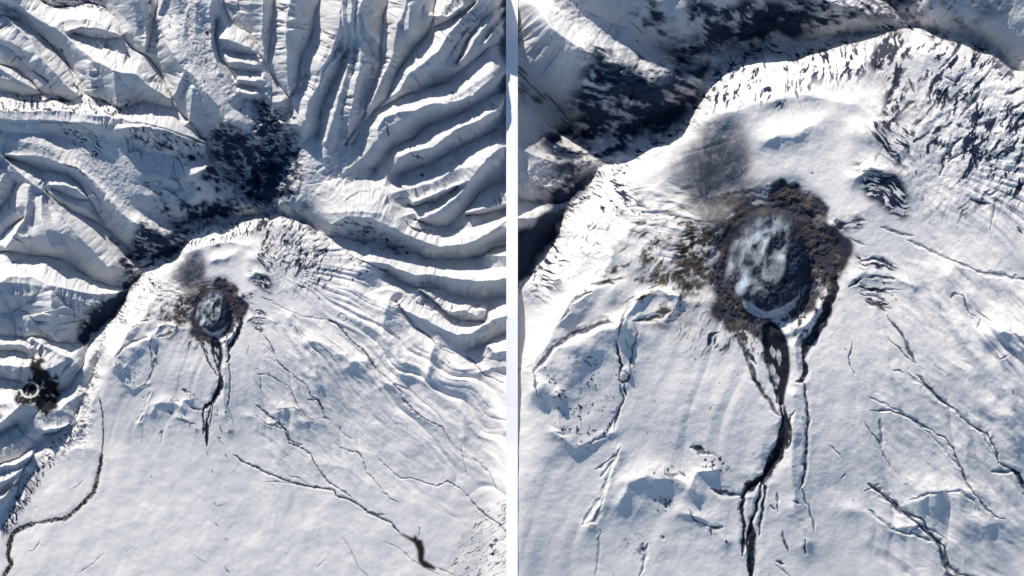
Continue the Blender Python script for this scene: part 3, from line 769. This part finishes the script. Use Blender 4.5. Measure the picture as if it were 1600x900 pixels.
    spk(p.poly(parse('X 820 450 850 360 900 280 960 258 985 290 1010 340 960 380 900 400 880 440 840 480'), 8, 5), .24, .8 * orient(p, 25, 9, 1.8, 322, 4, .6) + .5 * cl + .1 * fine, .14)
    H = H + 1.4 * p.poly(parse('X 820 450 850 360 900 280 960 258 1000 290 1000 340 960 380 900 400 880 440 840 480'), 14) * orient(p, 28, 14, 4, 323, 4, .6)
    spk(p.poly('knob', 3, 2), .78, orient(p, 20, 6, 1.4, 135))
    spk(p.poly('knob2', 3, 1), .34, o3); spk(p.poly('knob3', 3, 1), .5, o3); spk(p.poly('knob4', 4, 1), .35, o3)
    spk(p.poly('midrock', 5, 2), .42, orient(p, 50, 6, 1.4, 137))
    spk(p.poly('wbrown', 8, 4), .58, o4 + .2 * fine, .4)
    spk(p.poly('slope', 7, 3), .22, orient(p, 125, 9, 1.2, 138))
    spk(p.poly('wspk', 4, 2), .2, fine); spk(p.poly('wedge', 8, 2), .13, o4)
    for key in ('spk1', 'spk2', 'spk3', 'spk4', 'spk5'): spk(p.poly(key, 3, 1), .26, fine)
    spk(p.poly('lobeC', 3, 1), .2, fine); spk(p.poly('lobeB', 3, 1), .22, fine)
    # flutes on the western massif edge
    edge = np.clip(blur(mass_hard, 3 * k) * (1 - blur(mass_hard, 3 * k)) * 4, 0, 1) * (wx < 480) * (wy < 700)
    spk(edge, .27, orient(p, 20, 4, 1.3, 139))
    # inner crater
    crk = p.poly('crater', 2, 8.0, 19); bnk = p.poly('brown', 5, 3); dok = p.poly('dome', 5, 1.5)
    south = sstep(478, 512, wy + 6 * mid)
    pat = sstep(.05 - .12 * south, .4, .7 * mid + .7 * orient(p, 100, 8, 3, 147)) * (.12 + .5 * south)
    vn_ = sstep(.80, .9, ridged(wx / 9, wy / 9, 148, 3)) * .35
    M = np.maximum(M, crk * np.clip(1.02 - pat * (1 - .7 * dok) - .6 * vn_ * dok + .1 * fine, 0, 1)); B = np.maximum(B, crk * np.clip(.45 + .9 * mid, 0, 1) * (1 - .75 * dok))
    spk(bnk, .88, .6 * mid + .6 * fine, .5); B = np.maximum(B, bnk * .9)
    tn = p.poly('tan', 5, 2); M = np.maximum(M, tn * sstep(-.2, .7, o4) * .45); B = np.maximum(B, tn)
    B = np.maximum(B, p.poly('wbrown', 7, 2) * .8); B = np.maximum(B, p.poly('head', 6) * .25)
    wb2 = p.poly(parse('X 1000 330 1060 310 1110 325 1105 480 1070 525 1010 505 965 455 940 425 975 380'), 9, 5)
    spk(wb2, .50, .5 * orient(p, 150, 12, 2.2, 317, 4, .6) + .5 * mid, .35); B = np.maximum(B, wb2 * .9)
    yel = p.poly(parse('X 1265 335 1285 338 1288 355 1272 358'), 3, 1.5); M = M * (1 - .3 * yel); B = np.maximum(B, yel)
    dkw = p.poly(parse('X 1105 430 1118 400 1140 395 1150 430 1165 475 1195 502 1172 545 1150 535 1138 518 1118 500 1108 470'), 3, 4, 8)
    spk(dkw, .9, .6 * mid + .5 * fine, .3); B = np.maximum(B, dkw * .35)
    # bright ash arc at the dome's foot
    dk_arc = parse('X 1158 468 1172 482 1188 490 1202 493 1222 486 1238 474 1247 462')
    Ht = np.zeros_like(H); Ma = np.zeros_like(H)
    p.stroke(Ht, Ma, Ht.copy(), 4.0, 0, 1, 0, dk_arc, 5)
    ARC = Ma
    M = M * (1 - .9 * Ma)
    isl = parse('X 1205 545 1210 535 1214 555 1210 580'); Ms = np.zeros_like(H)
    ch = p.poly('chan', 1.2, .5, 4)
    for txt in ('X 1205 540 1208 560', 'X 1215 545 1218 570', 'X 1213 585 1215 600', 'X 1206 570 1212 590'):
        p.stroke(Ht, Ms, Ht.copy(), 2.6, 0, 1, 0, parse(txt), 9)
    M = np.maximum(M, ch * (1 - .8 * Ms)); H = H - 1.5 * ch
    # debris below the crater lip
    lip = p.poly(parse('X 1120 470 1150 500 1190 505 1270 465 1300 455 1285 500 1262 530 1250 545 1238 520 1235 505 1215 505 1200 520 1195 560 1165 545 1140 520'), 4, 2)
    spk(lip, .5, .7 * orient(p, 110, 7, 1.8, 141) + .6 * fine, .2); B = np.maximum(B, lip * .5)
    # valleys north and west of the massif: dark rock plus shade painted as cover
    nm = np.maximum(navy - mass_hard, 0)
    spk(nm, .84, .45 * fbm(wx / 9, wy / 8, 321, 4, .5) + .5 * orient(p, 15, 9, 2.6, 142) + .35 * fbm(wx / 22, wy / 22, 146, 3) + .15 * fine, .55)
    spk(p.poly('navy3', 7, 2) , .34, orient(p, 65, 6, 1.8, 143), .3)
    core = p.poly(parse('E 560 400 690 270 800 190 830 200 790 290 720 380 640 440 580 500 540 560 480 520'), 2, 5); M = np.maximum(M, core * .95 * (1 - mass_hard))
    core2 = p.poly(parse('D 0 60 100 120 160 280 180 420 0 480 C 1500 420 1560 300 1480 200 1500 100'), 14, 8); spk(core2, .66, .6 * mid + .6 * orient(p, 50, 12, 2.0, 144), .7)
    sm = np.maximum(p.poly('smoke', 5, 12, 15), p.poly(parse('X 1090 300 1180 275 1200 320 1140 345 1100 340'), 8, 4)); rc = r2w((1100, 310)); ths = np.arctan2(wx - rc[0], rc[1] - wy); rs_ = np.hypot(wx - rc[0], wy - rc[1])
    hol = sm * np.clip(.86 + .55 * fbm(ths * 13 + 1.5 * mid, rs_ / 18, 145, 4, .66) + .5 * mid + .2 * fine, 0, 1) * (1 - .45 * sstep(20, 55, rs_)) * (1 - .5 * sstep(0, 16, rc[0] - wx)); M = np.maximum(M, hol * .95)
    ns = p.poly('nsmear', 14, 4); spk(ns, .30, mid + .3, .8)
    nav2 = [('X 920 85 965 97 1000 125 1025 137 1080 145 1095 142 1100 150 1080 170 1072 200 1040 200 1015 185 985 190 965 165 950 125', .95),
            ('X 1080 0 1200 0 1270 10 1280 55 1200 60 1190 75 1145 82 1120 95 1095 80 1100 60 1070 30', .85),
            ('X 870 290 940 258 915 300 890 340 875 380 815 430 780 470 780 370 830 365', .97),
            ('X 800 110 835 135 880 165 890 200 935 210 990 190 1030 200 1050 210 1000 240 965 245 925 235 890 220 860 175 800 145', .62),
            ('X 1520 8 1550 14 1575 14 1565 26 1530 24', .9), ('X 1280 -40 1500 -40 1515 50 1475 55 1400 45 1350 50 1290 62', .42), ('X 1540 70 1600 80 1620 130 1575 110', .45),
            ('W 190 198 240 203 300 222 340 245 370 280 375 325 350 345 330 300 300 262 250 240 205 225', .62),
            ('W 215 280 300 280 370 295 370 330 310 350 280 390 240 395 200 350 240 330', .5), ('W 195 395 280 360 300 350 280 390 220 425 175 415', .8),
            ('W 345 205 385 210 450 270 465 300 440 310 390 295 350 255', .88), ('W 390 150 470 180 465 250 450 270 400 220', .5)]
    tex = .55 * fbm(wx / 10, wy / 8, 320, 4, .5) + .4 * orient(p, 30, 16, 3.6, 149, 3) + .1 * fine
    for txt, dn in nav2:  # more valley patches, their shade painted in with the rock
        pm = p.poly(parse(txt), 5, 6, 11) * (1 - mass_hard)
        spk(pm, dn, tex, .5 if dn < .8 else .35)
    spk(p.poly('hatch', 4, 1), .36, orient(p, 58, 6, 1.3, 151, 3), .2)
    spk(p.poly(parse('G 210 560 260 600 100 880 0 980 20 860 90 700'), 5, 2), .55, orient(p, 58, 6, 1.2, 152), .2)
    spk(p.poly('rband', 3, 1), .26, orient(p, 75, 4, 1.6, 153)); spk(p.poly('tlrock', 3, 1), .42, orient(p, 20, 5, 1.6, 154))
    spk(p.poly('plate', 6, 2), .08, fbm(wx / 5, wy / 8, 155, 4, .65)); spk(p.poly(parse('A 380 760 640 860 C 640 260 520 160 380 60'), 7, 3), .24, orient(p, 40, 9, 1.4, 156))
    spk(p.poly('seast', 12, 4), .26, orient(p, -38, 10, 1.3, 157), .3)
    spk(p.poly(parse('D 60 600 120 540 400 640 560 760 660 860 300 900 0 900'), 10, 3), .20, o1)
    spk(p.poly(parse('D 440 660 560 560 760 600 1050 800 860 800 600 700'), 6, 3), .2, orient(p, 22, 9, 1.6, 158))
    # veins in the valley bottoms
    vein = (1 - sstep(.35, 1.1, dv)) * sstep(.5, .68, vn(av / 14, av * 0, 33)) * (1 - mass) * (1 - lower)
    M = np.maximum(M, vein * .55)
    # scattered outcrops
    M = np.maximum(M, (1 - plain) * sstep(.62, .7, fbm(wx / 5.5, wy / 5.5, 161, 4, .6)) * .6)
    if k == 1:
        fo = p.poly('forest', 1.2, 2.2, 6)
        cx, cy = 46, 609; r = np.hypot(wx - cx, (wy - cy) * 1.15)
        ring = np.exp(-((r - 13.5) / 1.7) ** 2); ri = (r < 12)
        fo = np.maximum(fo * (1 - ring * .95), .9 * ((r < 8.5) & (fine > -.35)))
        H += 5 * np.exp(-((r - 13) / 5) ** 2) - 3 * np.exp(-(r / 7) ** 2)
        fo = fo * sstep(-.5, -.2, mid + .3 * fine)
        lk = p.poly('lake', .8, .5, 4)
        rv = np.zeros_like(H); Hr = np.zeros_like(H)
        p.stroke(Hr, rv, Hr.copy(), 1.6, 1, 1, 0, RIVER[:4], 3); p.stroke(Hr, rv, Hr.copy(), 4.6, 2, 1, 0, RIVER[3:12], 3); p.stroke(Hr, rv, Hr.copy(), 5.6, 2, 1, 0, RIVER[11:], 3)
        H += Hr
    else:
        fo = lk = rv = np.zeros_like(H)
    p.streams = []
    for i, (wd, dp, dk, br, ln) in enumerate(STROKES):
        lg = float(np.hypot(*np.diff(ln, axis=0).T).sum())
        if lg > 42 and wd >= 1.5 and ln[:, 1].min() > 495 and ln[:, 0].min() > 355:
            Mb = np.zeros_like(M); p.stroke(H, Mb, B, wd, dp, dk, br, ln, 300 + i); M = np.maximum(M, Mb)
            if (Mb > .3).sum() > 40: p.streams.append(Mb > .3)
        else: p.stroke(H, M, B, wd, dp, dk, br, ln, 300 + i)
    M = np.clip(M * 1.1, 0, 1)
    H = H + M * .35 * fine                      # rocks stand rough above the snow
    DK = np.zeros_like(H)
    for w3, t3 in ((5, 'X 1306 420 1300 452 1290 490 1272 522 1256 545 1254 560 1257 575 1252 597'), (6, 'X 1220 632 1226 660 1227 682 1214 715 1192 745 1166 768'), (4, 'X 1160 776 1163 830 1160 870'), (4, 'X 1190 755 1183 790 1172 822 1174 850 1172 885 1175 910')):
        p.stroke(np.zeros_like(H), DK, np.zeros_like(H), w3, 0, 1, 0, parse(t3), 8)
    # ash dusting and snow tones, darker over the mountains
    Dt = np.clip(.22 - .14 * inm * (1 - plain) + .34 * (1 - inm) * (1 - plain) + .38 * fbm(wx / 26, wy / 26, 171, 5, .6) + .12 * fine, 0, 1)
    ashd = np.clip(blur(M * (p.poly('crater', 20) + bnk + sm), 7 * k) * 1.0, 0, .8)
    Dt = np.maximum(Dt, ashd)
    p.masks = dict(crater=crk > .5, dome=dok > .5, chan=(ch > .5), mass=mass_hard > .5, fo=fo > .5, lk=lk > .5, rv=rv > .5, plain=plain > .5, brown=bnk > .55,
                   head=p.poly('head', 3, 2) > .5, arc=ARC > .5,
                   lava_e=None, hill=(np.hypot(wx - 46, (wy - 609) * 1.15) < 19) if k == 1 else crk < -1)
    for q_ in ('knob', 'knob2', 'head', 'lobeA', 'lobeC', 'spk1', 'spk2', 'spk4'): p.masks[q_] = p.poly(q_, 2, 1.5, 6) > .5
    Me = np.zeros_like(H); p.stroke(Ht, Me, Ht.copy(), 5, 0, 1, 0, parse('X 1306 420 1300 452 1290 490 1272 522 1256 545 1254 560 1257 575 1252 597'), 8); p.masks['lava_e'] = Me > .5
    Me = np.zeros_like(H)
    for s_ in ('X 1220 632 1225 660 1227 682 1214 715 1192 745 1166 768 1158 790 1163 830 1160 870', 'X 1192 755 1183 790 1172 822 1174 850 1172 885 1175 910'):
        p.stroke(Ht, Me, Ht.copy(), 3.6, 0, 1, 0, parse(s_), 8)
    p.masks['ravine'] = Me > .4
    p.H = H.astype(np.float32); p.M = M; p.B = np.clip(B, 0, 1); p.Dt = Dt; p.dark = np.maximum.reduce([fo, lk, rv, .8 * ch * (1 - Ms), .8 * DK * (M > .5)])
    p.mist = sm

# ------------------------------------------------------------------ materials
def ramp_mat(name, snow, rock, brown, rough=.8, dark=(.012, .013, .016)):
    m = bpy.data.materials.new(name); m.use_nodes = True; n = m.node_tree.nodes; L = m.node_tree.links
    b = n['Principled BSDF']; b.inputs['Roughness'].default_value = rough
    b.inputs['Specular IOR Level'].default_value = .15
    at = n.new('ShaderNodeAttribute'); at.attribute_name = 'cover'
    sp = n.new('ShaderNodeSeparateColor'); L.new(at.outputs['Color'], sp.inputs[0])
    geo = n.new('ShaderNodeNewGeometry')
    no = n.new('ShaderNodeTexNoise'); no.inputs['Scale'].default_value = 1 / 45.0; no.inputs['Detail'].default_value = 5
    L.new(geo.outputs['Position'], no.inputs['Vector'])
    def mix(a, c, f):
        x = n.new('ShaderNodeMix'); x.data_type = 'RGBA'
        for sck, v in ((x.inputs[6], a), (x.inputs[7], c)):
            if isinstance(v, tuple): sck.default_value = v + (1,)
            else: L.new(v, sck)
        if isinstance(f, float): x.inputs[0].default_value = f
        else: L.new(f, x.inputs[0])
        return x.outputs[2]
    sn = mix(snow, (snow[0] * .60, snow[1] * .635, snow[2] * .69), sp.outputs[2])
    rk = mix(rock, tuple(c * 2.1 for c in rock), no.outputs[0])
    bw = mix(brown, tuple(c * 1.9 for c in brown), no.outputs[0])
    rk = mix(rk, bw, sp.outputs[1])
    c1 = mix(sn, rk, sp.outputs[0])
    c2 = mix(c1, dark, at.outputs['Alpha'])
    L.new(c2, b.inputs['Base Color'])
    return m
MAT = ramp_mat('snow_rock_and_shade', (.725, .706, .680), (.010, .017, .036), (.050, .040, .031))  # rock colour is bluish because it also carries the painted valley shade
def flat_mat(name, col):
    m = bpy.data.materials.new(name); m.use_nodes = True; n = m.node_tree.nodes; b = n['Principled BSDF']
    no = n.new('ShaderNodeTexNoise'); no.inputs['Scale'].default_value = .01
    r = n.new('ShaderNodeMapRange'); r.inputs[3].default_value = .97; r.inputs[4].default_value = 1.0
    h = n.new('ShaderNodeMix'); h.data_type = 'RGBA'; h.blend_type = 'MULTIPLY'; h.inputs[0].default_value = 1; h.inputs[6].default_value = col + (1,)
    m.node_tree.links.new(no.outputs[0], r.inputs[0]); m.node_tree.links.new(r.outputs[0], h.inputs[7]); m.node_tree.links.new(h.outputs[2], b.inputs['Base Color'])
    b.inputs['Roughness'].default_value = .9; b.inputs['Specular IOR Level'].default_value = .1
    return m
WHITE = flat_mat('white_board', (.99, .985, .98))

# ------------------------------------------------------------------ meshes
def to_xyz(p):
    x = (p.X - 800) * U; y = (450 - p.Y) * U; z = p.H * p.k * U
    return x, y, z
def emit(p, fmask, name, parent=None):
    """one mesh object out of the faces of panel p selected by fmask"""
    iy, ix = np.nonzero(fmask)
    if len(iy) == 0: return None
    nx = p.nx; a = iy * nx + ix
    q = np.stack([a, a + nx, a + nx + 1, a + 1], 1)
    used, inv = np.unique(q.ravel(), return_inverse=True)
    x, y, z = p.xyz
    co = np.stack([x.ravel()[used], y.ravel()[used], z.ravel()[used]], 1).astype(np.float32)
    me = bpy.data.meshes.new(name); nf = len(a)
    me.vertices.add(len(used)); me.vertices.foreach_set('co', co.ravel())
    me.loops.add(nf * 4); me.loops.foreach_set('vertex_index', inv.astype(np.int32))
    me.polygons.add(nf); me.polygons.foreach_set('loop_start', np.arange(0, nf * 4, 4, dtype=np.int32))
    me.update(calc_edges=True)
    at = me.color_attributes.new('cover', 'FLOAT_COLOR', 'POINT')
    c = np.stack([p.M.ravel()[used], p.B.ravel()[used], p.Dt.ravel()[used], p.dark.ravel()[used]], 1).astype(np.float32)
    at.data.foreach_set('color', c.ravel())
    me.materials.append(MAT)
    ob = bpy.data.objects.new(name, me); COL.objects.link(ob)
    if parent: ob.parent = parent
    return ob
def box(name, x0, x1, y0, y1, z0, z1, mat):
    v = [(x, y, z) for z in (z0, z1) for y in (y0, y1) for x in (x0, x1)]
    f = [(0, 2, 3, 1), (4, 5, 7, 6), (0, 1, 5, 4), (2, 6, 7, 3), (0, 4, 6, 2), (1, 3, 7, 5)]
    me = bpy.data.meshes.new(name); me.from_pydata(v, [], f); me.materials.append(mat)
    o = bpy.data.objects.new(name, me); COL.objects.link(o); return o

M_ = 40
wide = Panel('wide', -M_, 791, -M_, 900 + M_, 1, None)
close = Panel('close', 809, 1600 + M_, -M_, 900 + M_, K, None)
for p in (wide, close):
    build_fields(p)
    print('fields', p.name, round(time.time() - T0, 1))
# both relief blocks are set at the same height along the strip between them
for p, col in ((wide, -1), (close, 0)):
    e = p.H[:, col].copy(); kk = 30
    es = np.convolve(np.pad(e, kk, mode='edge'), np.ones(2 * kk + 1) / (2 * kk + 1), 'valid')
    d = np.abs(p.X - p.X[0, col]) / p.k
    p.H = p.H - es.mean() - (es[:, None] - es.mean()) * np.exp(-(d / 16.0) ** 1.5)
    p.H = p.H.astype(np.float32)
for p in (wide, close):
    p.xyz = to_xyz(p)
def fm(a): return a[:-1, :-1]
def assign(p, order):
    left = np.ones((p.ny - 1, p.nx - 1), bool); out = {}
    for nm, m in order:
        f = fm(m) & left; out[nm] = f; left &= ~f
    out['rest'] = left
    return out
WHERE = {'wide': 'in the wide view', 'close': 'in the close-up view'}
for p in (wide, close):
    k = p.masks; w_ = WHERE[p.name]
    order = [('stream%d' % i, m) for i, m in enumerate(p.streams)] + [('hill', k['hill']), ('rv', k['rv']), ('lk', k['lk']), ('fo', k['fo']), ('arc', k['arc'] & k['crater']), ('dome', k['dome']), ('chan', k['chan'] | k['ravine']), ('lava_e', k['lava_e']),
             ('crater', k['crater']), ('brown', k['brown']), ('head', k['head']), ('knob', k['knob']), ('knob2', k['knob2']), ('spk1', k['spk1']), ('spk2', k['spk2']), ('spk4', k['spk4']), ('lobeA', k['lobeA']), ('lobeC', k['lobeC']), ('plain', k['plain']), ('mass', k['mass'])]
    a = assign(p, order)
    vol = bpy.data.objects.new('volcano', None); COL.objects.link(vol)
    gx, gy = ((335, 485) if p.k == 1 else (1200, 400)); vol.location = (0, 0, 0)
    tag(vol, {'wide': 'snow-covered volcano with small dark crater at the centre of the wide left view',
              'close': 'snow-covered volcano with large dark smoking crater filling the enlarged right view'}[p.name], 'volcano')
    emit(p, a['mass'], 'snow_flank', vol)
    rim = emit(p, a['crater'], 'crater', vol)
    dome = emit(p, a['dome'], 'lava_dome', vol)
    if dome is not None: emit(p, a['arc'], 'ash_rim', dome)
    emit(p, a['brown'], 'crater_shoulder', vol)
    emit(p, a['head'], 'summit_crag', vol)
    for kn, lb in (('knob', 'black striped rock outcrop right of the crater rim'), ('knob2', 'dark wavy rock outcrop at the lower right of the crater'), ('spk1', 'small speckled rocks on the snow mound'),
                   ('spk2', 'small dark rocks at the top of the snow mound'), ('spk4', 'lowest small rocks below the snow mound')):
        ob = emit(p, a[kn], 'rock_outcrop', vol)
        if ob: tag(ob, lb)
    for kn in ('lobeA', 'lobeC'): emit(p, a[kn], 'lava_lobe', vol)
    for i in range(len(p.streams)):
        ob = emit(p, a['stream%d' % i], 'stream')
        if ob: tag(ob, kind='structure')
    if p.k == 1:
        tag(emit(p, a['hill'], 'crater_hill'), 'small ring-shaped hill with a pale rim inside the black woodland', 'hill')
    tag(emit(p, a['chan'], 'lava_channel', vol), 'long black lava channel running down from the crater')
    tag(emit(p, a['lava_e'], 'lava_channel', vol), 'short black lava channel curving down the crater\'s right side')
    tag(emit(p, a['plain'], 'snowfield'), kind='structure')
    tag(emit(p, a['rest'], 'mountains'), kind='structure')
    if p.k == 1:
        tag(emit(p, a['rv'], 'river'), kind='structure'); tag(emit(p, a['lk'], 'lake'), kind='structure')
        tag(emit(p, a['fo'], 'woodland'), 'black woodland around a small ring-shaped hill at the left edge', 'woodland', kind='stuff')
# ------------------------------------------------------------------ steam and ash veils
def veil_mat(name, col, dens, scale, seed, lo, hi, stretch=(1, 1, 1), rot=0):
    m = bpy.data.materials.new(name); m.use_nodes = True; n = m.node_tree.nodes; L = m.node_tree.links
    for x in list(n): n.remove(x)
    out = n.new('ShaderNodeOutputMaterial'); pv = n.new('ShaderNodeVolumePrincipled'); L.new(pv.outputs[0], out.inputs['Volume'])
    pv.inputs['Color'].default_value = col + (1,); pv.inputs['Anisotropy'].default_value = 0.0
    tc = n.new('ShaderNodeTexCoord'); mp = n.new('ShaderNodeMapping'); mp.inputs['Location'].default_value = (seed, seed * .7, 0); mp.inputs['Scale'].default_value = stretch; mp.inputs['Rotation'].default_value = (0, 0, rot)
    L.new(tc.outputs['Object'], mp.inputs[0])
    no = n.new('ShaderNodeTexNoise'); no.inputs['Scale'].default_value = scale; no.inputs['Detail'].default_value = 5; no.inputs['Roughness'].default_value = .6; no.inputs['Distortion'].default_value = .6
    L.new(mp.outputs[0], no.inputs['Vector'])
    r = n.new('ShaderNodeMapRange'); r.inputs[1].default_value = lo; r.inputs[2].default_value = hi; L.new(no.outputs[0], r.inputs[0])
    ln = n.new('ShaderNodeVectorMath'); ln.operation = 'LENGTH'; L.new(tc.outputs['Object'], ln.inputs[0])
    f = n.new('ShaderNodeMapRange'); f.interpolation_type = 'SMOOTHSTEP'; f.inputs[1].default_value = .25; f.inputs[2].default_value = 1.0; f.inputs[3].default_value = 1; f.inputs[4].default_value = 0; L.new(ln.outputs['Value'], f.inputs[0])
    a = n.new('ShaderNodeMath'); a.operation = 'MULTIPLY'; L.new(r.outputs[0], a.inputs[0]); L.new(f.outputs[0], a.inputs[1])
    b = n.new('ShaderNodeMath'); b.operation = 'MULTIPLY'; L.new(a.outputs[0], b.inputs[0]); b.inputs[1].default_value = dens
    L.new(b.outputs[0], pv.inputs['Density']); return m
def veil(p, name, cx, cy, rx, ry, rz, rot, lift, mat, label, cat):
    import bmesh
    if p.k == 1:
        w0 = r2w((cx, cy)); cx, cy = w0; rx /= K; ry /= K; rz /= K; lift /= K
    gi = int(np.clip(cy - p.y0, 0, p.ny - 1)), int(np.clip(cx - p.x0, 0, p.nx - 1))
    bm = bmesh.new(); bmesh.ops.create_icosphere(bm, subdivisions=4, radius=1)
    me = bpy.data.meshes.new(name); bm.to_mesh(me); bm.free(); me.materials.append(mat)
    o = bpy.data.objects.new(name, me); COL.objects.link(o)
    o.location = ((cx - 800) * U, (450 - cy) * U, float(p.xyz[2][gi]) + lift * U); o.scale = (rx * U, ry * U, rz * U); o.rotation_euler = (0, 0, math.radians(rot))
    tag(o, label, cat, kind='stuff')
for p in (wide, close):
    s = 1 if p.k > 1 else K
    w_ = 'in the enlarged right view' if p.k > 1 else 'in the wide left view'
    veil(p, 'steam_plume', 1185, 402, 50, 84, 20, -28, 12, veil_mat('steam', (.90, .95, 1.0), .14 * s, 2.6, 3.7, .56, .72), 'pale bluish steam drifting out of the crater ' + w_, 'steam')
    veil(p, 'ash_haze', 1105, 252, 75, 78, 20, 15, 12, veil_mat('ash', (.32, .34, .38), .003 * s, 1.0, 7.0, .35, .65), 'dark grey smoke haze above the crater ' + w_, 'smoke')
    veil(p, 'steam_plume', 1120, 330, 62, 30, 14, 30, 10, veil_mat('brown_steam', (.72, .68, .66), .007 * s, 1.6, 5.0, .4, .7), 'thin brownish steam on the crater\'s left shoulder ' + w_, 'steam')
# ------------------------------------------------------------------ white strip between the two views
yy = (450 - wide.Y[:, -1]) * U
top = np.maximum(wide.xyz[2][:, -1], close.xyz[2][:, 0])
kk = 40
tm = np.array([top[max(0, i - kk):i + kk + 1].max() for i in range(len(top))]); tm = np.convolve(np.pad(tm, 100, mode='edge'), np.ones(201) / 201, 'valid') + 3
n = len(yy); x0, x1 = (791 - 800) * U + .5, (809 - 800) * U - .5
zb = -400.0
v = []; f = []
for i in range(0, n, 4):
    for x, z in ((x0, zb), (x0, tm[i]), (x1, tm[i]), (x1, zb)): v.append((x, float(yy[i]), float(z)))
m_ = len(v) // 4
for i in range(m_ - 1):
    b = i * 4
    for j in range(3): f.append((b + j, b + j + 4, b + j + 5, b + j + 1))
f.append((0, 1, 2, 3)); f.append(((m_ - 1) * 4 + 3, (m_ - 1) * 4 + 2, (m_ - 1) * 4 + 1, (m_ - 1) * 4))
me = bpy.data.meshes.new('dividing_strip'); me.from_pydata(v, [], f); me.materials.append(WHITE)
dv_ = bpy.data.objects.new('dividing_strip', me); COL.objects.link(dv_)
tag(dv_, 'plain white vertical strip standing between the wide view and the close-up view', 'divider')
g = box('ground', -400000, 400000, -400000, 400000, zb - 700, zb - 650, WHITE); tag(g, kind='structure')
print('built', round(time.time() - T0, 1))
